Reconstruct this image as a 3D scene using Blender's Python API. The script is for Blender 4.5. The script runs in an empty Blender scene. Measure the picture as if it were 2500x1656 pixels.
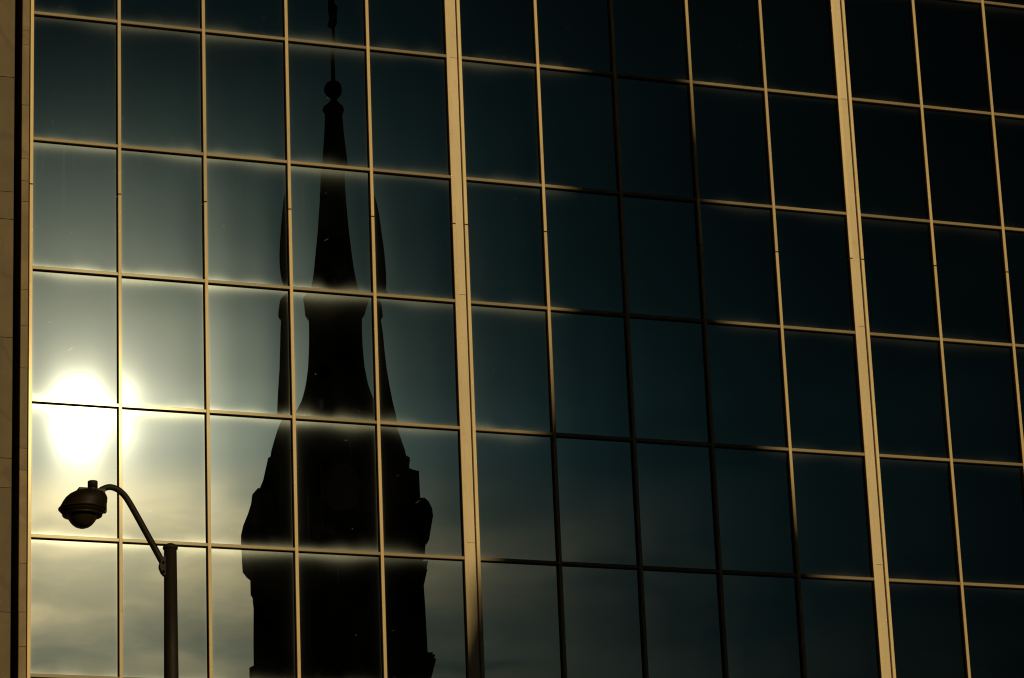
import bpy, math, random
from mathutils import Vector, Matrix

random.seed(7)
scene = bpy.context.scene
COL = scene.collection
R = math.radians

# ------------------------------------------------------------------ camera
cam_data = bpy.data.cameras.new('camera')
cam = bpy.data.objects.new('camera', cam_data)
COL.objects.link(cam)
cr = Vector((0.93860356, -0.34272177, -0.03956194))
cu = Vector((-0.07100387, -0.30411761, 0.9499847))
cf = Vector((0.33761192, 0.88884997, 0.30978044))
cam.matrix_world = Matrix(((cr.x, cu.x, -cf.x, -9.2289), (cr.y, cu.y, -cf.y, -42.9331),
                           (cr.z, cu.z, -cf.z, 1.6), (0, 0, 0, 1)))
cam_data.sensor_width = 36.0
cam_data.lens = 8102.67 / 2500 * 36.0
cam_data.clip_end = 3000
scene.camera = cam

# ------------------------------------------------------------------ sun + sky
SUN = Vector((0.21654091, -0.93238680, 0.28942166)).normalized()
SUN_EL = math.asin(SUN.z)
sun_data = bpy.data.lights.new('sun', 'SUN')
sun_data.energy = 2.9
sun_data.angle = R(0.53)
sun_data.color = (1.0, 0.76, 0.38)
sun = bpy.data.objects.new('sun', sun_data)
COL.objects.link(sun)
sun.rotation_euler = SUN.to_track_quat('Z', 'Y').to_euler()

world = bpy.data.worlds.new('World')
scene.world = world
world.use_nodes = True
wt = world.node_tree
wt.nodes.clear()


class NT:
    """small helper around a node tree"""
    def __init__(self, tree):
        self.t = tree

    def node(self, kind, **kw):
        n = self.t.nodes.new(kind)
        for k, v in kw.items():
            setattr(n, k, v)
        return n

    def link(self, a, b):
        self.t.links.new(a, b)

    def put(self, sock, v):
        if isinstance(v, bpy.types.NodeSocket):
            self.link(v, sock)
        else:
            sock.default_value = v

    def m(self, op, a, b=None, c=None, clamp=False):
        n = self.node('ShaderNodeMath', operation=op)
        n.use_clamp = clamp
        self.put(n.inputs[0], a)
        if b is not None:
            self.put(n.inputs[1], b)
        if c is not None:
            self.put(n.inputs[2], c)
        return n.outputs[0]

    def vm(self, op, a, b=None):
        n = self.node('ShaderNodeVectorMath', operation=op)
        self.put(n.inputs[0], a)
        if b is not None:
            self.put(n.inputs[1], b)
        return n.outputs['Value'] if op in ('DOT_PRODUCT', 'LENGTH', 'DISTANCE') else n.outputs[0]

    def vscale(self, a, s):
        n = self.node('ShaderNodeVectorMath', operation='SCALE')
        self.put(n.inputs[0], a)
        self.put(n.inputs['Scale'], s)
        return n.outputs[0]

    def comb(self, x, y, z):
        n = self.node('ShaderNodeCombineXYZ')
        for i, v in enumerate((x, y, z)):
            self.put(n.inputs[i], v)
        return n.outputs[0]

    def sep(self, v):
        n = self.node('ShaderNodeSeparateXYZ')
        self.link(v, n.inputs[0])
        return n.outputs

    def rng(self, v, a, b, c=0.0, d=1.0, smooth=True):
        n = self.node('ShaderNodeMapRange')
        n.interpolation_type = 'SMOOTHSTEP' if smooth else 'LINEAR'
        self.put(n.inputs['Value'], v)
        n.inputs['From Min'].default_value = a
        n.inputs['From Max'].default_value = b
        n.inputs['To Min'].default_value = c
        n.inputs['To Max'].default_value = d
        return n.outputs[0]

    def noise(self, vec, scale, detail=3.0, rough=0.5, dist=0.0):
        n = self.node('ShaderNodeTexNoise')
        if vec is not None:
            self.link(vec, n.inputs['Vector'])
        n.inputs['Scale'].default_value = scale
        n.inputs['Detail'].default_value = detail
        n.inputs['Roughness'].default_value = rough
        n.inputs['Distortion'].default_value = dist
        return n.outputs['Fac']

    def mixc(self, f, a, b, mode='MIX'):
        n = self.node('ShaderNodeMix', data_type='RGBA', blend_type=mode)
        self.put(n.inputs[0], f)
        self.put(n.inputs[6], a)
        self.put(n.inputs[7], b)
        return n.outputs[2]


# --- sky: Nishita seen through a dark broken cloud deck, with the sun's own aureole in thin cloud
w = NT(wt)
wout = w.node('ShaderNodeOutputWorld')
bg = w.node('ShaderNodeBackground')
bg.inputs['Strength'].default_value = 0.05
w.link(bg.outputs[0], wout.inputs['Surface'])
sky = w.node('ShaderNodeTexSky', sky_type='NISHITA')
sky.sun_disc = False
sky.sun_elevation = SUN_EL
sky.sun_rotation = math.atan2(SUN.x, SUN.y)
sky.air_density = 1.0
sky.dust_density = 1.0
tc = w.node('ShaderNodeTexCoord')
dirv = w.vm('NORMALIZE', tc.outputs['Generated'])
dx, dy, dz = w.sep(dirv)
cosang = w.vm('DOT_PRODUCT', dirv, tuple(SUN))
ang = w.m('ARCCOSINE', w.m('MINIMUM', cosang, 0.9999999))
deg = w.m('MULTIPLY', ang, 180 / math.pi)
el = w.m('MULTIPLY', w.m('SUBTRACT', w.m('ARCSINE', dz), SUN_EL), 180 / math.pi)
above = w.m('MAXIMUM', el, 0.0)
below = w.m('MAXIMUM', w.m('MULTIPLY', el, -1.0), 0.0)
# the veil of thin cloud round the sun thins out upwards
theta = w.m('MULTIPLY', deg, w.m('ADD', 1.0, w.m('MINIMUM', w.m('MULTIPLY', above, 0.035), 0.5)))
thp = w.m('POWER', theta, 1.3)
zden = w.m('ADD', w.m('ABSOLUTE', dz), 0.06)
planar = w.vm('DIVIDE', dirv, w.comb(zden, zden, 0.17))
cloud_a = w.noise(planar, 2.4, 2.0, 0.5)
cloud_b = w.noise(planar, 4.4, 4.0, 0.5, 0.2)
soft = w.rng(cloud_a, 0.25, 0.75, 0.85, 1.12)


def expo(x, s):
    return w.m('EXPONENT', w.m('MULTIPLY', x, -1.0 / s))


aur = w.comb(w.m('MULTIPLY', expo(thp, 1 / 0.36), 108.0),
             w.m('MULTIPLY', expo(thp, 1 / 0.335), 94.0),
             w.m('MULTIPLY', expo(thp, 1 / 0.33), 65.0))
aur = w.vscale(aur, soft)
core = w.vscale((1.0, 0.90, 0.66), w.m('MULTIPLY', expo(deg, 0.255), 2300.0))
# warm cloud bank low under the sun
bank = w.m('MULTIPLY', w.m('MULTIPLY', w.rng(below, 0.5, 3.0), expo(deg, 1.45)), expo(w.m('MAXIMUM', w.m('SUBTRACT', below, 3.2), 0.0), 1.8))
streak = w.rng(w.m('ADD', w.m('MULTIPLY', cloud_a, 0.5), w.m('MULTIPLY', cloud_b, 0.5)), 0.33, 0.67, 0.3, 1.3)
bankc = w.vscale((1.0, 0.70, 0.32), w.m('MULTIPLY', w.m('MULTIPLY', bank, streak), 800.0))
# wide faint cloud glow low on the sky
low = w.m('MULTIPLY', w.rng(below, 3.4, 5.4), expo(deg, 3.0))
lowc = w.vscale((1.0, 0.84, 0.42), w.m('MULTIPLY', w.m('MULTIPLY', low, w.rng(cloud_b, 0.32, 0.60, 0.2, 1.0)), 42.0))
wide = w.vscale((0.30, 0.93, 1.10), w.m('MULTIPLY', w.m('MULTIPLY', expo(deg, 5.5), expo(above, 7.0)), w.m('MULTIPLY', w.rng(cloud_a, 0.3, 0.7, 0.8, 1.12), 7.0)))
deck = w.rng(cloud_a, 0.3, 0.72, 0.002, 0.005)
skyc = w.vscale(sky.outputs[0], deck)
tot = w.vm('ADD', skyc, aur)
for v in (core, bankc, lowc, wide):
    tot = w.vm('ADD', tot, v)
w.link(tot, bg.inputs['Color'])

vs = scene.view_settings
vs.view_transform = 'Standard'
vs.look = 'None'
vs.exposure = 0.0
vs.gamma = 1.0
vs.use_curve_mapping = False
scene.cycles.use_denoising = True
scene.cycles.caustics_reflective = False
scene.cycles.caustics_refractive = False
scene.cycles.filter_width = 1.15
scene.cycles.max_bounces = 6
scene.cycles.glossy_bounces = 4
scene.cycles.sample_clamp_indirect = 4.0


# ------------------------------------------------------------------ helpers
def tag(o, label=None, cat=None, group=None, kind=None):
    if label:
        o['label'] = label
    if cat:
        o['category'] = cat
    if group:
        o['group'] = group
    if kind:
        o['kind'] = kind
    return o


def empty(name, loc=(0, 0, 0), rz=0.0):
    o = bpy.data.objects.new(name, None)
    o.location = loc
    o.rotation_euler = (0, 0, rz)
    COL.objects.link(o)
    return o


def mesh(name, verts, faces, mat, smooth=False):
    me = bpy.data.meshes.new(name)
    me.from_pydata(verts, [], faces)
    me.update()
    if mat:
        me.materials.append(mat)
    if smooth:
        me.polygons.foreach_set('use_smooth', [True] * len(me.polygons))
    return me


def obj(name, me, parent=None, loc=(0, 0, 0), scale=None, rot=None):
    o = bpy.data.objects.new(name, me)
    o.location = loc
    if scale:
        o.scale = scale
    if rot:
        o.rotation_euler = rot
    if parent:
        o.parent = parent
    COL.objects.link(o)
    return o


def box_data(x0, x1, y0, y1, z0, z1, base=0):
    v = [(x0, y0, z0), (x1, y0, z0), (x1, y1, z0), (x0, y1, z0),
         (x0, y0, z1), (x1, y0, z1), (x1, y1, z1), (x0, y1, z1)]
    f = [(0, 3, 2, 1), (4, 5, 6, 7), (0, 1, 5, 4), (1, 2, 6, 5), (2, 3, 7, 6), (3, 0, 4, 7)]
    return v, [tuple(i + base for i in q) for q in f]


def box(name, dims, mat, parent=None):
    v, f = box_data(*dims)
    return obj(name, mesh(name, v, f, mat), parent)


def prism_data(poly, a, b, axis='z'):
    """poly of (p,q) points extruded from a to b along the axis"""
    def pt(p, q, s):
        return {'z': (p, q, s), 'x': (s, p, q), 'y': (p, s, q)}[axis]
    n = len(poly)
    v = [pt(p, q, a) for p, q in poly] + [pt(p, q, b) for p, q in poly]
    f = [tuple(range(n))[::-1], tuple(range(n, 2 * n))]
    for i in range(n):
        j = (i + 1) % n
        f.append((i, j, n + j, n + i))
    return v, f


def fix(me):
    import bmesh
    bm = bmesh.new()
    bm.from_mesh(me)
    bmesh.ops.recalc_face_normals(bm, faces=bm.faces)
    bm.to_mesh(me)
    bm.free()
    return me


def prism(name, poly, a, b, mat, parent=None, axis='z', loc=(0, 0, 0)):
    v, f = prism_data(poly, a, b, axis)
    return obj(name, fix(mesh(name, v, f, mat)), parent, loc)


def lathe_data(profile, seg=32, rot0=0.0):
    v, f = [], []
    n = len(profile)
    for r, z in profile:
        for k in range(seg):
            t = rot0 + 2 * math.pi * k / seg
            v.append((r * math.cos(t), r * math.sin(t), z))
    for i in range(n - 1):
        for k in range(seg):
            k2 = (k + 1) % seg
            f.append((i * seg + k, i * seg + k2, (i + 1) * seg + k2, (i + 1) * seg + k))
    f.append(tuple(range(seg))[::-1])
    f.append(tuple(range((n - 1) * seg, n * seg)))
    return v, f


def lathe(name, profile, mat, parent=None, seg=32, smooth=True, loc=(0, 0, 0), rot0=0.0):
    v, f = lathe_data(profile, seg, rot0)
    o = obj(name, fix(mesh(name, v, f, mat, smooth)), parent, loc)
    return o


def tube(name, pts, radii, mat, parent=None, seg=16):
    pts = [Vector(p) for p in pts]
    v, f = [], []
    up = Vector((0, 1, 0))
    for i, p in enumerate(pts):
        d = (pts[min(i + 1, len(pts) - 1)] - pts[max(i - 1, 0)]).normalized()
        a = d.cross(up)
        if a.length < 1e-4:
            a = d.cross(Vector((1, 0, 0)))
        a.normalize()
        b = d.cross(a)
        for k in range(seg):
            t = 2 * math.pi * k / seg
            v.append(tuple(p + (a * math.cos(t) + b * math.sin(t)) * radii[i]))
    for i in range(len(pts) - 1):
        for k in range(seg):
            k2 = (k + 1) % seg
            f.append((i * seg + k, i * seg + k2, (i + 1) * seg + k2, (i + 1) * seg + k))
    f.append(tuple(range(seg)))
    f.append(tuple(range((len(pts) - 1) * seg, len(pts) * seg)))
    return obj(name, fix(mesh(name, v, f, mat, True)), parent)


# ------------------------------------------------------------------ materials
def new_mat(name):
    m = bpy.data.materials.new(name)
    m.use_nodes = True
    m.node_tree.nodes.clear()
    t = NT(m.node_tree)
    out = t.node('ShaderNodeOutputMaterial')
    return m, t, out


def simple_mat(name, color, rough=0.6, var=0.25, scale=3.0, metallic=0.0, spec=0.5, bump=0.0, stretch=(1, 1, 1)):
    m, t, out = new_mat(name)
    p = t.node('ShaderNodeBsdfPrincipled')
    tcn = t.node('ShaderNodeTexCoord')
    oi = t.node('ShaderNodeObjectInfo')
    vec = t.vm('ADD', t.vm('MULTIPLY', tcn.outputs['Object'], stretch), t.vscale((17.0, 31.0, 7.0), oi.outputs['Random']))
    n1 = t.noise(vec, scale, 6.0, 0.6)
    f = t.rng(n1, 0.3, 0.7, 1.0 - var, 1.0 + var, False)
    c = t.vscale(tuple(color), f)
    t.link(c, p.inputs['Base Color'])
    p.inputs['Roughness'].default_value = rough
    p.inputs['Metallic'].default_value = metallic
    p.inputs['Specular IOR Level'].default_value = spec
    if bump:
        b = t.node('ShaderNodeBump')
        b.inputs['Strength'].default_value = bump
        b.inputs['Distance'].default_value = 0.01
        t.link(t.noise(vec, scale * 8, 5.0, 0.6), b.inputs['Height'])
        t.link(b.outputs[0], p.inputs['Normal'])
    t.link(p.outputs[0], out.inputs['Surface'])
    return m


def metal_mat(name, color, lo, hi, stain=0.35, sheen=0.02):
    """pale painted aluminium: every piece weathered a little differently, stained lengthwise"""
    m, t, out = new_mat(name)
    p = t.node('ShaderNodeBsdfPrincipled')
    geo = t.node('ShaderNodeNewGeometry')
    oi = t.node('ShaderNodeObjectInfo')
    pos = geo.outputs['Position']
    tone = t.rng(oi.outputs['Random'], 0.0, 1.0, lo, hi, False)
    broad = t.rng(t.noise(t.vm('MULTIPLY', pos, (0.7, 0.7, 0.5)), 1.0, 3.0, 0.55), 0.3, 0.7, 0.86, 1.10, False)
    streaks = t.rng(t.noise(t.vm('MULTIPLY', pos, (60.0, 60.0, 3.0)), 1.0, 4.0, 0.6), 0.35, 0.62, 1.0 - 0.07, 1.0)
    blot = t.rng(t.noise(pos, 5.0, 6.0, 0.68), 0.56, 0.74, 0.0, stain)
    f = t.m('MULTIPLY', t.m('MULTIPLY', tone, broad), streaks)
    c = t.vscale(tuple(color), f)
    c = t.mixc(blot, c, (color[0] * 0.42, color[1] * 0.33, color[2] * 0.2, 1))
    t.link(c, p.inputs['Base Color'])
    p.inputs['Roughness'].default_value = 0.55
    p.inputs['Specular IOR Level'].default_value = 0.35
    gl = t.node('ShaderNodeBsdfGlossy')
    gl.inputs['Roughness'].default_value = 0.11
    gl.inputs['Color'].default_value = (sheen, sheen, sheen * 0.8, 1)
    ad = t.node('ShaderNodeAddShader')
    t.link(p.outputs[0], ad.inputs[0])
    t.link(gl.outputs[0], ad.inputs[1])
    t.link(ad.outputs[0], out.inputs['Surface'])
    return m


def glass_mat():
    """dark coated glass: sharp reflection, plus a weak hazy lobe where dust has gathered along the frames"""
    m, t, out = new_mat('coated_glass')
    uvn = t.node('ShaderNodeUVMap')
    u, v, _ = t.sep(uvn.outputs[0])
    oi = t.node('ShaderNodeObjectInfo')
    rnd = oi.outputs['Random']
    shift = t.vscale((41.0, 23.0, 11.0), rnd)
    PW, PH = 1.19, 1.87
    du = t.m('MULTIPLY', t.m('MINIMUM', u, t.m('SUBTRACT', 1.0, u)), PW)
    dtop = t.m('MULTIPLY', t.m('SUBTRACT', 1.0, v), PH)
    dbot = t.m('MULTIPLY', v, PH)
    P = t.vm('ADD', t.comb(t.m('MULTIPLY', u, PW), t.m('MULTIPLY', v, PH), 0.0), shift)

    n_wide = t.noise(t.vm('MULTIPLY', P, (0.9, 0.3, 1)), 1.0, 0.5, 0.5)
    n_mid = t.noise(t.vm('MULTIPLY', P, (2.1, 0.5, 1)), 1.0, 0.6, 0.5)
    n_fine = t.noise(t.vm('MULTIPLY', P, (34.0, 8.0, 1)), 1.0, 2.0, 0.6)

    def ex(d, s):
        return t.m('EXPONENT', t.m('MULTIPLY', t.m('DIVIDE', d, s), -1.0))

    top_w = t.rng(n_wide, 0.3, 0.7, 0.040, 0.072)
    # a soft shelf under the transom, then a fall-off
    top = t.m('POWER', t.m('DIVIDE', 1.0, t.m('ADD', 1.0, t.m('POWER', t.m('DIVIDE', dtop, t.m('MULTIPLY', top_w, 1.5)), 2.6))), 1.4)
    bot_w = t.rng(n_mid, 0.3, 0.7, 0.024, 0.050)
    bot = ex(dbot, bot_w)
    side = ex(du, t.rng(n_mid, 0.3, 0.7, 0.006, 0.012))
    sidew = t.m('MULTIPLY', ex(du, 0.06), 0.035)
    edge = t.m('ADD', t.m('ADD', t.m('MULTIPLY', top, t.rng(n_wide, 0.25, 0.75, 0.6, 0.95)),
                          t.m('MULTIPLY', bot, t.rng(n_mid, 0.28, 0.7, 0.8, 1.3))),
               t.m('ADD', t.m('MULTIPLY', side, 0.85), sidew))
    edge = t.m('MULTIPLY', edge, t.rng(n_fine, 0.3, 0.7, 0.95, 1.04))
    # wiped / splashed haze in the lower part
    splash = t.m('MULTIPLY', t.rng(t.noise(t.vm('MULTIPLY', P, (5.0, 4.0, 1)), 1.0, 6.0, 0.65), 0.5, 0.8, 0.0, 0.12), ex(dbot, 0.12))
    film = t.rng(t.noise(t.vm('MULTIPLY', P, (1.4, 0.9, 1)), 1.0, 4.0, 0.55), 0.35, 0.75, 0.001, 0.006)
    drips = t.m('MULTIPLY', t.rng(t.noise(t.vm('MULTIPLY', P, (24.0, 0.35, 1)), 1.0, 2.0, 0.5), 0.62, 0.78, 0.0, 0.05), ex(dtop, 0.7))
    # specks and short scratches
    vo = t.node('ShaderNodeTexVoronoi')
    t.link(t.vm('ADD', P, t.vscale((1.0, 1.0, 0.0), t.m('MULTIPLY', t.noise(t.vscale(P, 30.0), 1.0, 2.0), 0.02))), vo.inputs['Vector'])
    vo.inputs['Scale'].default_value = 4.2
    vsx, vsy, vsz = t.sep(vo.outputs['Color'])
    speck = t.m('MULTIPLY', t.m('LESS_THAN', vo.outputs['Distance'], t.m('MULTIPLY', t.m('POWER', vsx, 2.0), 0.055)), t.m('GREATER_THAN', vsy, 0.45))
    rot = t.node('ShaderNodeVectorRotate', rotation_type='Z_AXIS')
    t.link(P, rot.inputs['Vector'])
    t.put(rot.inputs['Angle'], t.m('MULTIPLY', rnd, 2.0))
    vs2 = t.node('ShaderNodeTexVoronoi')
    t.link(t.vm('MULTIPLY', rot.outputs[0], (11.0, 1.1, 1.0)), vs2.inputs['Vector'])
    vs2.inputs['Scale'].default_value = 1.6
    cx_, cy_, cz_ = t.sep(vs2.outputs['Color'])
    scr = t.m('MULTIPLY', t.m('LESS_THAN', vs2.outputs['Distance'], t.m('MULTIPLY', cx_, 0.085)), t.m('GREATER_THAN', cy_, 0.72))
    marks = t.m('ADD', t.m('MULTIPLY', speck, 0.28), t.m('MULTIPLY', scr, 0.35))
    per = t.rng(t.m('FRACT', t.m('MULTIPLY', rnd, 7.31)), 0.0, 1.0, 0.55, 1.2, False)
    dust = t.m('ADD', t.m('MULTIPLY', t.m('ADD', t.m('ADD', edge, splash), drips), per), t.m('ADD', film, marks))
    haze = t.node('ShaderNodeBsdfGlossy')
    haze.distribution = 'GGX'
    haze.inputs['Roughness'].default_value = 0.185
    t.link(t.vscale((0.0066, 0.0079, 0.0085), dust), haze.inputs['Color'])
    dif = t.node('ShaderNodeBsdfDiffuse')
    t.link(t.vscale((0.004, 0.004, 0.0036), t.m('MINIMUM', dust, 1.0)), dif.inputs['Color'])
    fr = t.node('ShaderNodeFresnel')
    fr.inputs['IOR'].default_value = 2.2
    mir = t.node('ShaderNodeBsdfGlossy')
    mir.inputs['Roughness'].default_value = 0.0
    t.link(t.vscale((0.92, 1.0, 0.97), fr.outputs[0]), mir.inputs['Color'])
    a1 = t.node('ShaderNodeAddShader')
    a2 = t.node('ShaderNodeAddShader')
    t.link(mir.outputs[0], a1.inputs[0])
    t.link(haze.outputs[0], a1.inputs[1])
    t.link(a1.outputs[0], a2.inputs[0])
    t.link(dif.outputs[0], a2.inputs[1])
    t.link(a2.outputs[0], out.inputs['Surface'])
    return m


def stone_mat(name, color, vein=0.5):
    m, t, out = new_mat(name)
    p = t.node('ShaderNodeBsdfPrincipled')
    geo = t.node('ShaderNodeNewGeometry')
    oi = t.node('ShaderNodeObjectInfo')
    pos = t.vm('ADD', geo.outputs['Position'], t.vscale((9.0, 5.0, 13.0), oi.outputs['Random']))
    tone = t.rng(oi.outputs['Random'], 0.0, 1.0, 0.82, 1.15, False)
    n1 = t.rng(t.noise(pos, 1.6, 6.0, 0.62, 0.8), 0.3, 0.7, 0.72, 1.2, False)
    wv = t.node('ShaderNodeTexWave', wave_type='BANDS', bands_direction='DIAGONAL')
    t.link(pos, wv.inputs['Vector'])
    wv.inputs['Scale'].default_value = 0.35
    wv.inputs['Distortion'].default_value = 14.0
    wv.inputs['Detail'].default_value = 5.0
    vn = t.rng(wv.outputs['Fac'], 0.0, 0.06, vein, 0.0)
    grime = t.rng(t.noise(t.vm('MULTIPLY', geo.outputs['Position'], (8.0, 8.0, 1.0)), 1.0, 5.0, 0.6), 0.45, 0.75, 0.0, 0.4)
    c = t.vscale(tuple(color), t.m('MULTIPLY', tone, n1))
    c = t.mixc(vn, c, (color[0] * 0.45, color[1] * 0.4, color[2] * 0.32, 1))
    c = t.mixc(grime, c, (color[0] * 0.5, color[1] * 0.42, color[2] * 0.3, 1))
    t.link(c, p.inputs['Base Color'])
    p.inputs['Roughness'].default_value = 0.7
    b = t.node('ShaderNodeBump')
    b.inputs['Strength'].default_value = 0.25
    b.inputs['Distance'].default_value = 0.006
    t.link(t.noise(pos, 30.0, 5.0, 0.6), b.inputs['Height'])
    t.link(b.outputs[0], p.inputs['Normal'])
    t.link(p.outputs[0], out.inputs['Surface'])
    return m


M_GLASS = glass_mat()
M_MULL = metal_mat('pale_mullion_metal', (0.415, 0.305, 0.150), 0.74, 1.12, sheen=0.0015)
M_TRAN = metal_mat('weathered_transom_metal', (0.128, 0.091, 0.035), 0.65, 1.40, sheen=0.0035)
M_STRIP = metal_mat('pilaster_strip_metal', (0.50, 0.39, 0.22), 0.88, 1.1, stain=0.4, sheen=0.0015)
M_PANEL = metal_mat('pilaster_cover_metal', (0.44, 0.36, 0.225), 0.94, 1.06, stain=0.2, sheen=0.0015)
M_JAMB = metal_mat('stained_jamb_metal', (0.50, 0.36, 0.17), 0.9, 1.05, stain=0.8, sheen=0.0015)
M_GASKET = simple_mat('black_gasket', (0.012, 0.011, 0.01), 0.8, 0.2)
M_STONE = stone_mat('tan_marble_cladding', (0.072, 0.048, 0.015))
M_PIER = stone_mat('pier_stone', (0.135, 0.096, 0.042), 0.3)
M_CORE = simple_mat('dark_interior', (0.02, 0.02, 0.02), 0.9, 0.2)
M_TOWER = simple_mat('sooty_tower_stone', (0.022, 0.018, 0.012), 0.9, 0.35, 0.8, bump=0.4)
M_SLATE = simple_mat('dark_slate_roof', (0.02, 0.019, 0.017), 0.85, 0.3, 1.5)
M_COPPER = simple_mat('blackened_copper', (0.04, 0.035, 0.025), 0.6, 0.3, 3.0, spec=0.3)
M_LAMP = simple_mat('weathered_bronze_paint', (0.009, 0.0074, 0.0042), 0.6, 0.45, 9.0, spec=0.12, bump=0.2, stretch=(1, 1, 0.25))
M_HEAD = simple_mat('dark_lamp_housing', (0.008, 0.005, 0.0022), 0.5, 0.35, 14.0, spec=0.15)
M_ASPHALT = simple_mat('asphalt', (0.05, 0.05, 0.05), 0.9, 0.25, 2.0, bump=0.3)
M_PAVE = simple_mat('concrete_pavement', (0.22, 0.21, 0.19), 0.9, 0.2, 1.2, bump=0.2)
M_GROUND = simple_mat('ground_earth', (0.12, 0.11, 0.09), 0.95, 0.3, 0.3)
M_WHITE = simple_mat('road_paint', (0.7, 0.7, 0.66), 0.8, 0.2, 4.0)

# ------------------------------------------------------------------ ground and street
box('ground', (-600, 600, -600, 600, -0.5, -0.02), M_GROUND)
bpy.data.objects['ground']['kind'] = 'structure'
tag(box('road', (-300, 300, -36, -9, -0.3, -0.004), M_ASPHALT), kind='structure')
tag(box('pavement', (-300, 300, -9, -0.0, -0.3, 0.13), M_PAVE), kind='structure')
pv = box('pavement', (-300, 300, -50, -36, -0.3, 0.13), M_PAVE)
tag(pv, kind='structure')
for i in range(24):
    ln = box('lane_marking', (-72 + i * 6.0, -69 + i * 6.0, -22.56, -22.44, -0.02, 0.002), M_WHITE, bpy.data.objects['road'])

# ------------------------------------------------------------------ the glass office building
U = 1.25
Z0 = 1.6 + 17.0070107 * U
HR = 1.53916558 * U
FW = 0.0485                 # face width of mullions and transoms
GY = 0.062                  # depth of the glass behind the mullion faces
R0, R1 = -3, 11


def rz_(r):
    return Z0 - HR * r


bld = empty('office_building', (0, 0, 0))
tag(bld, 'glass curtain wall office building with gold-lit mullions reflecting sun and tower', 'office building')

# column layout in facade modules
PW_, PL_, HW_ = 0.1911800, 0.0202028, 0.972185
bays = []
mull = []                   # centre x of every plain mullion
strips = []                 # (left x, right x) of each double pilaster
x = 0.0
c = [1, 2, 3, 4]
mull += [v * U for v in c]
pl = 5 - PL_
for b in range(3):
    strips.append((pl * U, (pl + PW_) * U))
    if b < 2:
        m0 = pl + PW_ + HW_
        mull += [(m0 + k) * U for k in range(4)]
        pl = m0 + 4 - PL_
JX = -0.0103433 * U         # centre of the left jamb

# clear openings between frames
frames = [(JX - FW / 2, JX + FW / 2)]
for mx in mull:
    frames.append((mx - FW / 2, mx + FW / 2))
for a, b in strips:
    frames.append((a, b))
frames.sort()
opens = [(frames[i][1], frames[i + 1][0]) for i in range(len(frames) - 1)]

# --- panes: pillowed sheets (flat middle, rolling over towards the seals), a few shared shapes
NX, NZ = 22, 30
OW, OH = 1.19, HR - FW


def roll(s, a=0.2, b=0.9):
    """depth of the sheet's rolled-over rim: the slope rises smoothly from a to b and then holds"""
    s = abs(s)
    n, tot = 24, 0.0
    for i in range(n):
        q = (i + 0.5) / n * s
        t = max(0.0, min(1.0, (q - a) / (b - a)))
        tot += t * t * (3 - 2 * t) * s / n
    return tot


def fade(s):
    return 1 - 0.35 * abs(s) ** 3


def pane_mesh(slope_x, slope_z, warp):
    v, f, uv = [], [], []
    for j in range(NZ + 1):
        for i in range(NX + 1):
            # finer towards the edges
            sx = math.sin((i / NX * 2 - 1) * math.pi / 2)
            sz = math.sin((j / NZ * 2 - 1) * math.pi / 2)
            d = -slope_x * roll(sx) * OW / 2 * fade(sz) - slope_z * roll(sz, 0.3, 0.95) * OH / 2 * fade(sx)
            d += warp[0] * math.cos(sx * 1.4 + warp[1]) * math.cos(sz * 1.7 + warp[2])
            v.append((sx * OW / 2, -d, sz * OH / 2))
            uv.append((sx / 2 + 0.5, sz / 2 + 0.5))
    k = NX + 1
    for j in range(NZ):
        for i in range(NX):
            f.append((j * k + i, j * k + i + 1, (j + 1) * k + i + 1, (j + 1) * k + i))
    # back sheet and rim give the pane its 8 mm thickness
    b0 = len(v)
    for sx, sz in ((-1, -1), (1, -1), (1, 1), (-1, 1)):
        v.append((sx * OW / 2, 0.014, sz * OH / 2))
        uv.append((sx / 2 + 0.5, sz / 2 + 0.5))
    f.append((b0 + 3, b0 + 2, b0 + 1, b0))
    me = bpy.data.meshes.new('pane')
    me.from_pydata(v, [], f)
    lay = me.uv_layers.new(name='UVMap')
    for lp in me.loops:
        lay.data[lp.index].uv = uv[lp.vertex_index]
    me.polygons.foreach_set('use_smooth', [True] * (NX * NZ) + [False])
    me.materials.append(M_GLASS)
    me.update()
    return me


variants = {}


def variant(k):
    """k in 0..11: how strongly the pane is pillowed, from nearly flat to bowed"""
    if k not in variants:
        rv = random.Random(100 + k)
        variants[k] = pane_mesh(0.0005 + 0.00075 * k, (0.0006, 0.0016, 0.0026)[k % 3],
                                (rv.uniform(-0.0001, 0.0001), rv.uniform(-1, 1), rv.uniform(-1, 1)))
    return variants[k]


BOW = {(1, 2): 4, (1, 3): 3, (1, 4): 4, (2, 2): 13, (2, 3): 9, (2, 4): 10, (3, 2): 8, (3, 3): 4, (3, 4): 4,
       (4, 2): 4, (4, 3): 5, (4, 4): 3, (5, 2): 3, (5, 3): 4, (5, 4): 1,
       (3, 0): 3, (4, 0): 4, (3, 1): 2, (4, 1): 1}
TILT = {(0, 3): (0.0, -0.0009), (1, 3): (0.0, -0.0009), (2, 3): (0.0, -0.0004), (3, 3): (0.0, 0.0), (1, 2): (0.0, 0.0), (1, 4): (0.0, 0.0)}
for r in range(R0, R1):
    zc = rz_(r + 0.5)
    for ci, (a, b) in enumerate(opens):
        k = BOW.get((r, ci), random.choice((0, 2, 3, 4, 5, 6, 7, 9)))
        q = 0.0004 if (r, ci) in BOW else 0.0011
        ta, tb_ = TILT.get((r, ci), (random.gauss(0, q), random.gauss(0, q)))
        obj('pane', variant(k), bld, ((a + b) / 2, GY, zc), scale=((b - a) / OW, 1, 1), rot=(ta, 0, tb_))

# --- mullions, in lengths that meet at small open splices
ZT, ZB = rz_(R0) + FW / 2, rz_(R1) - FW / 2
SPL = [2.38 + 4 * k for k in range(-2, 4)]


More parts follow.
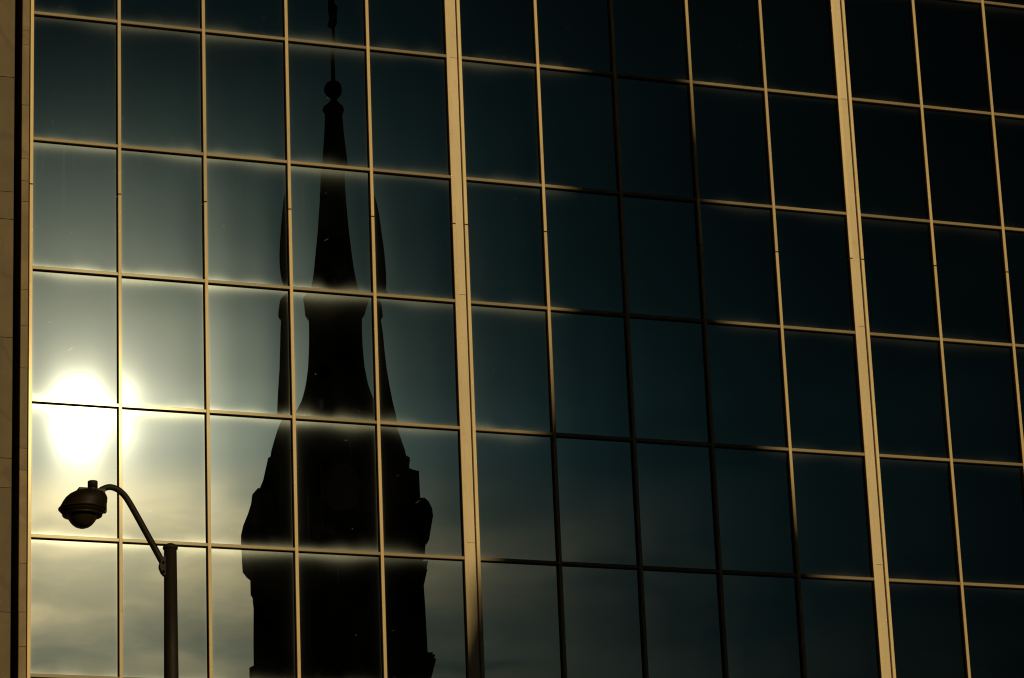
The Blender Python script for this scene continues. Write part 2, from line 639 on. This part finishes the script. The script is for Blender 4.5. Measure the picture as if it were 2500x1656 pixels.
def segs(offset=0.0, gap=0.02):
    cuts = [ZT] + [rz_(s + offset) for s in SPL if ZB < rz_(s + offset) < ZT] + [ZB]
    return [(cuts[i + 1] + gap / 2, cuts[i] - gap / 2) for i in range(len(cuts) - 1)]


def bar_profile(x0, x1, y0, y1, ch=0.004):
    return [(x0, y1), (x0, y0 + ch), (x0 + ch, y0), (x1 - ch, y0), (x1, y0 + ch), (x1, y1)]


for mx in mull:
    for k, (za, zb) in enumerate(segs()):
        prism('mullion', bar_profile(mx - FW / 2 + random.uniform(-0.0008, 0.0008), mx + FW / 2, random.uniform(-0.001, 0.001), 0.11), za, zb, M_MULL, bld)
    prism('splice_gasket', bar_profile(mx - FW / 2 + 0.006, mx + FW / 2 - 0.006, 0.012, 0.10), ZB, ZT, M_GASKET, bld)
for (za, zb) in segs(-0.02):
    prism('jamb_mullion', bar_profile(JX - FW / 2, JX + FW / 2, 0.0, 0.11), za, zb, M_JAMB, bld)
SW = 0.055
for (a, b) in strips:
    for (za, zb) in segs():
        prism('pilaster_strip', bar_profile(a, a + SW, -0.002, 0.11), za, zb, M_STRIP, bld)
        prism('pilaster_strip', bar_profile(b - SW * 0.92, b, -0.002, 0.11), za, zb, M_STRIP, bld)
    cuts = [ZT] + [rz_(1.005 + 1.937 * k) for k in range(-2, 6)] + [ZB]
    cuts = [z for z in cuts if ZB <= z <= ZT]
    for i in range(len(cuts) - 1):
        prism('cover_panel', bar_profile(a + SW + 0.0015, b - SW * 0.92 - 0.012, 0.030, 0.10, 0.002), cuts[i + 1] + 0.003, cuts[i] - 0.003, M_PANEL, bld)
    prism('panel_backing', bar_profile(a + SW * 0.5, b - SW * 0.5, 0.085, 0.12, 0.002), ZB, ZT, M_GASKET, bld)

# --- transoms, one length per pane
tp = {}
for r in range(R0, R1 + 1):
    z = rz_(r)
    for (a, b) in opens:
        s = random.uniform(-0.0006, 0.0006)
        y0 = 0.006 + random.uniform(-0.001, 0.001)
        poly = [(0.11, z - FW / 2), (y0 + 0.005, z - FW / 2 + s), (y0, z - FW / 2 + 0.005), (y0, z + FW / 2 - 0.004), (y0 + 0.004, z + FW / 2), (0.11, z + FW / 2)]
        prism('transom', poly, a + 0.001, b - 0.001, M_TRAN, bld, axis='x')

# --- solid body behind the glazing, parapet and plinth
XR = strips[-1][1]
box('building_core', (-6.0, XR + 6.0, 0.62, 26.0, 0.0, ZT + 0.4), M_CORE, bld)
box('floor_zone_backing', (JX, XR, 0.125, 0.60, ZB, ZT), M_CORE, bld)
box('parapet_coping', (-6.05, XR + 6.05, -0.06, 0.7, ZT + 0.42, ZT + 0.75), M_PIER, bld)
box('plinth', (-6.0, XR + 6.0, -0.05, 0.60, 0.1, ZB - 0.002), M_STONE, bld)
box('end_wall', (XR + 0.004, XR + 6.0, 0.0, 0.60, ZB + 0.002, ZT + 0.4), M_STONE, bld)


# --- stone pier beside the jamb and stone-clad wall left of the recess
def block(name, x0, x1, y0, y1, z0, z1, mat, parent, ch=0.006):
    poly = [(x0, y1), (x0, y0 + ch), (x0 + ch, y0), (x1 - ch, y0), (x1, y0 + ch), (x1, y1)]
    return prism(name, poly, z0, z1, mat, parent)


pier_z = [20.643, 20.422, 19.497, 18.686, 18.355, 18.046, 16.749, 16.218, 15.607, 14.459, 14.149, 12.844, 12.171, 11.699]
pz = [ZT] + [26.5, 25.9, 24.2, 23.3, 22.7, 21.6] + pier_z + [10.2, 9.3, 8.9, 7.6, 6.9, 5.2, 4.4, 3.0, ZB]
pz = sorted([z for z in pz if z <= ZT], reverse=True)
for i in range(len(pz) - 1):
    s = random.uniform(-0.002, 0.002)
    block('stone_block', -0.126 * U + s, -0.041 * U + s, -0.004 + s, 0.34, pz[i + 1] + 0.003, pz[i] - 0.003, M_PIER, bld)
prism('pier_backing', bar_profile(-0.120 * U, -0.036 * U, 0.012, 0.345), ZB, ZT, M_GASKET, bld)
wz = [ZT, 26.9, 25.2, 24.75, 23.0, 22.05, 21.6, 19.9, 18.173, 17.765, 16.032, 14.305, 13.889, 12.160, 10.4, 9.98, 8.2, 6.5, 6.1, 4.4, 2.8, ZB]
for i in range(len(wz) - 1):
    for (xa, xb) in ((-1.75, -0.207 * U), (-3.4, -1.758), (-5.98, -3.408)):
        s = random.uniform(-0.002, 0.002)
        block('stone_panel', xa + 0.002, xb - 0.002, 0.0 + s, 0.20, wz[i + 1] + 0.004, wz[i] - 0.004, M_STONE, bld)
box('wall_backing', (-5.99, -0.215 * U, 0.012, 0.61, ZB + 0.001, ZT), M_GASKET, bld)

# ------------------------------------------------------------------ street lamp
LX, LY = -2.221, -16.0
lamp = empty('street_lamp', (LX, LY, 0))
tag(lamp, 'dark metal street lamp with curved arm in front of the sunlit glass', 'street lamp')
lathe('pole', [(0.098, 0.03), (0.097, 0.5), (0.0625, 7.7), (0.0550, 8.845)], M_LAMP, lamp, 40)
lathe('pole_base', [(0.17, -0.002), (0.17, 0.05), (0.15, 0.10), (0.125, 0.16), (0.115, 0.32), (0.0995, 0.36)], M_LAMP, lamp, 40)
lathe('pole_cap', [(0.050, 8.838), (0.064, 8.842), (0.066, 8.858), (0.061, 8.868), (0.046, 8.882), (0.024, 8.892), (0.006, 8.896)], M_LAMP, lamp, 40)


def lp(px, pz_, dy=0.0):
    return (px - LX, dy, pz_)


arm_pts, arm_r = [], []
ctrl = [(-2.228, 8.61), (-2.294, 8.728), (-2.404, 8.926), (-2.529, 9.150), (-2.594, 9.260), (-2.636, 9.313), (-2.690, 9.352), (-2.751, 9.366), (-2.808, 9.348), (-2.86, 9.310)]


def catmull(ps, n):
    out = []
    P_ = [ps[0]] + ps + [ps[-1]]
    for i in range(1, len(P_) - 2):
        for k in range(n):
            t = k / n
            p0, p1, p2, p3 = P_[i - 1], P_[i], P_[i + 1], P_[i + 2]
            out.append(tuple(0.5 * ((2 * p1[j]) + (-p0[j] + p2[j]) * t + (2 * p0[j] - 5 * p1[j] + 4 * p2[j] - p3[j]) * t * t
                                    + (-p0[j] + 3 * p1[j] - 3 * p2[j] + p3[j]) * t ** 3) for j in range(2)))
    out.append(ps[-1])
    return out


ap = catmull(ctrl, 6)
tube('arm', [lp(a, b) for a, b in ap], [0.029 - 0.003 * i / len(ap) for i in range(len(ap))], M_LAMP, lamp, 20)
prism('bracket', [(-2.262 - LX, 8.60), (-2.283 - LX, 8.605), (-2.305 - LX, 8.637), (-2.320 - LX, 8.672), (-2.319 - LX, 8.70), (-2.309 - LX, 8.727), (-2.296 - LX, 8.765), (-2.262 - LX, 8.775)], -0.028, 0.028, M_LAMP, lamp, axis='y')
for zz in (8.64, 8.72):
    o = lathe('bolt', [(0.010, -0.062), (0.010, 0.062)], M_LAMP, lamp, 8, False, (-2.285 - LX, 0, zz))
    o.rotation_euler = (R(90), 0, 0)
# luminaire: flattened housing, rim, refractor bowl, photocell on top
HX = -2.992
hd_prof = [(0.150, 9.108), (0.168, 9.112), (0.190, 9.132), (0.199, 9.150), (0.199, 9.165), (0.193, 9.185), (0.186, 9.222), (0.174, 9.256),
           (0.152, 9.285), (0.118, 9.309), (0.070, 9.326), (0.020, 9.331)]
v, f = lathe_data(hd_prof, 40)
vv = []
for (px, py, pz_) in v:
    t = max(0.0, min(1.0, (pz_ - 9.16) / 0.17))
    px2 = px * (1.0 + 0.0) + t * 0.055            # the top leans towards the arm
    if px > 0:
        px2 = px * (1 + 0.0) + t * 0.075
    vv.append((px2 + HX - LX, py * 0.95, pz_))
head = obj('lamp_head', fix(mesh('lamp_head', vv, f, M_HEAD, True)), lamp)
lathe('rim', [(0.150, 9.092), (0.168, 9.094), (0.172, 9.103), (0.172, 9.110), (0.162, 9.118)], M_HEAD, head, 40, True, (HX - LX, 0, 0))
mb, tb, ob = new_mat('amber_refractor')
pb = tb.node('ShaderNodeBsdfPrincipled')
pb.inputs['Base Color'].default_value = (0.035, 0.024, 0.011, 1)
pb.inputs['Roughness'].default_value = 0.25
pb.inputs['Transmission Weight'].default_value = 0.55
tb.link(pb.outputs[0], ob.inputs['Surface'])
lathe('refractor_bowl', [(0.138, 9.106), (0.134, 9.092), (0.122, 9.070), (0.107, 9.046), (0.086, 9.020), (0.060, 9.000), (0.028, 8.988), (0.004, 8.986)], mb, head, 40, True, (HX - LX, 0, 0))
lathe('photocell_base', [(0.052, 9.318), (0.052, 9.345), (0.044, 9.350)], M_HEAD, head, 24, True, (-2.905 - LX, 0, 0))
lathe('photocell', [(0.043, 9.348), (0.043, 9.404), (0.040, 9.410), (0.010, 9.411)], M_LAMP, head, 24, True, (-2.901 - LX, 0, 0))
box('hinge_block', (-3.03 - LX, -2.955 - LX, -0.05, 0.05, 9.300, 9.338), M_HEAD, head)
box('latch', (-2.815 - LX, -2.784 - LX, -0.03, 0.03, 9.135, 9.245), M_HEAD, head)
lathe('seam_band', [(0.196, 9.148), (0.205, 9.151), (0.205, 9.160), (0.196, 9.163)], M_LAMP, head, 40, True, (HX - LX, 0, 0))
tube('set_screw', [(-2.84 - LX, -0.09, 9.30), (-2.84 - LX, 0.09, 9.30)], [0.009, 0.009], M_LAMP, head, 8)
box('arm_socket', (-2.89 - LX, -2.80 - LX, -0.045, 0.045, 9.255, 9.335), M_HEAD, head)

# ------------------------------------------------------------------ old building with its tower, across the street behind the camera
TX, TY = 17.85 * U, -45.0 * U
hall = empty('tower_building', (TX, TY, 0), R(16.0))
tag(hall, 'dark stone building whose tower and ball-topped spire are mirrored in the glass', 'tower')


def tz(z):
    return Z0 + z * U


def sq(name, prof, mat, seg=4, dx=0.0):
    """square (seg 4) or octagonal (seg 8) stage from (half width, height) pairs in modules"""
    k = 1 / math.cos(math.pi / seg) * (0.945 if seg == 4 else 0.985)
    return lathe(name, [(r_ * U * k, tz(z_)) for r_, z_ in prof], mat, hall, seg, False, (dx * U, 0, 0), math.pi / seg)


sq('tower_shaft', [(2.34, -17.9), (2.34, -9.0), (2.30, 1.45), (2.26, 3.3), (2.22, 3.9)], M_TOWER, 4, -0.15)
sq('string_course', [(2.30, 0.62), (2.42, 0.74), (2.42, 0.84), (2.28, 0.94)], M_TOWER, 4, -0.15)
sq('cornice', [(2.20, 3.35), (2.28, 3.5), (2.30, 3.68), (2.22, 3.78)], M_TOWER, 4, -0.15)
sq('clock_stage', [(2.16, 4.1), (2.14, 5.2), (2.08, 5.6), (1.90, 6.0), (1.72, 6.60)], M_TOWER, 4, -0.15)
prism('parapet_block', [(0.4 * U, tz(5.3)), (1.98 * U, tz(5.3)), (1.97 * U, tz(6.28)), (1.8 * U, tz(6.32)), (1.6 * U, tz(6.42)), (0.4 * U, tz(6.6))], -1.5 * U, 1.5 * U, M_TOWER, hall, axis='y')
sq('bell_roof', [(1.70, 6.74), (1.80, 6.80), (1.80, 6.88), (1.68, 6.96), (1.66, 7.1), (1.56, 7.4), (1.40, 7.9), (1.24, 8.4), (1.12, 8.9), (1.02, 9.4), (0.96, 10.0), (0.93, 10.6), (0.92, 11.1)], M_SLATE, 8)
sq('lantern_cornice', [(0.94, 11.02), (1.04, 11.18), (1.05, 11.42), (0.96, 11.52)], M_TOWER, 8)
sq('spire', [(0.93, 11.48), (0.85, 11.8), (0.77, 12.2), (0.68, 12.7), (0.56, 13.3), (0.46, 14.0), (0.40, 14.7), (0.36, 15.4), (0.30, 16.1), (0.26, 16.72)], M_SLATE, 8)
lathe('spire_collar', [(r_ * U, tz(z_)) for r_, z_ in [(0.24, 16.66), (0.30, 16.74), (0.33, 16.82), (0.30, 16.90), (0.20, 16.98), (0.10, 17.10), (0.07, 17.2)]], M_COPPER, hall, 24)
lathe('finial_ball', [(max(0.02, 0.27 * math.cos(t_)) * U, tz(17.42 + 0.27 * math.sin(t_))) for t_ in [(-90 + 12 * i) * math.pi / 180 for i in range(16)]], M_COPPER, hall, 28)
lathe('finial_rod', [(0.062 * U, tz(17.6)), (0.05 * U, tz(18.6)), (0.032 * U, tz(21.2))], M_COPPER, hall, 12)
vane = prism('weather_vane', [(U * a, tz(b)) for a, b in [(-0.02, 20.5), (0.10, 20.15), (0.08, 19.95), (0.20, 19.80), (0.14, 19.5), (0.15, 19.25), (0.02, 18.95), (-0.06, 19.0), (-0.16, 19.08), (-0.10, 19.35), (-0.12, 19.8), (-0.08, 20.2)]], -0.05, 0.05, M_COPPER, hall, axis='y')
v2 = prism('vane_fin', [(U * a, tz(b)) for a, b in [(-0.12, 19.1), (0.12, 19.2), (0.10, 19.9), (-0.02, 20.3), (-0.10, 19.8)]], -0.04, 0.04, M_COPPER, hall, axis='x')

# scrolled brackets and hoods that break the outline; left and right differ in the photo
RS = [(2.05, 6.02), (2.30, 6.01), (2.42, 5.90), (2.51, 5.72), (2.53, 5.52), (2.46, 5.40), (2.30, 5.26), (2.22, 5.18), (2.23, 5.10), (2.18, 5.06), (2.26, 4.98), (2.22, 4.86), (2.18, 4.80), (2.28, 4.76), (2.24, 4.40), (2.05, 4.2)]
prism('scroll_bracket', [(a * U * 0.955 - 0.09 * U, tz(b - 0.40)) for a, b in RS], -1.3 * U, 1.3 * U, M_TOWER, hall, axis='y')
LS = [(-2.0, 6.02), (-2.20, 6.05), (-2.36, 5.88), (-2.40, 5.62), (-2.50, 5.30), (-2.64, 4.95), (-2.71, 4.65), (-2.70, 4.40), (-2.58, 4.24), (-2.44, 4.12), (-2.40, 4.06), (-2.0, 4.0)]
prism('scroll_bracket', [(a * U * 0.955, tz(b - 0.12)) for a, b in LS], -1.3 * U, 1.3 * U, M_TOWER, hall, axis='y')
for s in (1, -1):
    prism('clock_hood', [(s * a * U, tz(b)) for a, b in RS], -1.3 * U, 1.3 * U, M_TOWER, hall, axis='x')
# leaf-carved corbels below the hoods
rc = random.Random(3)
for sx_, zz0, zz1, xx in ((1, 4.35, 4.75, 2.08), (1, 3.6, 3.9, 2.12), (-1, 3.36, 3.85, 2.33), (1, 1.10, 1.35, 2.24), (-1, 0.3, 0.6, 2.50)):
    n_ = 4
    for k in range(n_):
        z_ = zz0 + (zz1 - zz0) * k / n_
        e = xx + rc.uniform(0.0, 0.12)
        prism('carved_leaf', [(sx_ * a * U * 0.95, tz(b)) for a, b in [(xx - 0.2, z_), (e, z_ + 0.02), (e + 0.05, z_ + 0.10), (xx - 0.02, z_ + 0.09), (xx - 0.2, z_ + 0.14)]],
              -1.6 * U, 1.6 * U, M_TOWER, hall, axis='y')
# clock faces on the four sides and louvred openings
for k in range(4):
    a = math.pi / 2 * k
    if k % 2 == 1:
        d = 2.60
        o = lathe('clock_face', [(0.62 * U, 0.0), (0.62 * U, 0.06), (0.56 * U, 0.07), (0.02, 0.07)], M_WHITE, hall, 32, False,
                  (d * U * math.cos(a), d * U * math.sin(a), tz(5.5)))
        o.rotation_euler = (0, R(90), a)

# main block of the hall
wing = empty('main_block', (0, 0, 0))
wing.parent = hall
wing.matrix_parent_inverse = (Matrix.Translation((TX, TY, 0)) @ Matrix.Rotation(R(16.0), 4, 'Z')).inverted()
WY = -51.0
v, f = box_data(-34, 66, WY - 24, WY, 0.0, 13.8)
obj('wing_wall', mesh('wing_wall', v, f, M_TOWER), wing)
v, f = box_data(-34.4, 66.4, WY - 24.4, WY + 0.5, 13.804, 14.5)
obj('wing_cornice', mesh('wing_cornice', v, f, M_TOWER), wing)
wm = mesh('wing_window', *box_data(-0.8, 0.8, 0.0, 0.06, 0.0, 2.6), M_SLATE)
sm = mesh('window_sill', *box_data(-1.0, 1.0, 0.0, 0.2, -0.25, -0.002), M_PAVE)
for i in range(19):
    for zz in (2.4, 8.2):
        obj('wing_window', wm, wing, (-31 + i * 5.2, WY + 0.003, zz))
        obj('window_sill', sm, wing, (-31 + i * 5.2, WY + 0.003, zz))
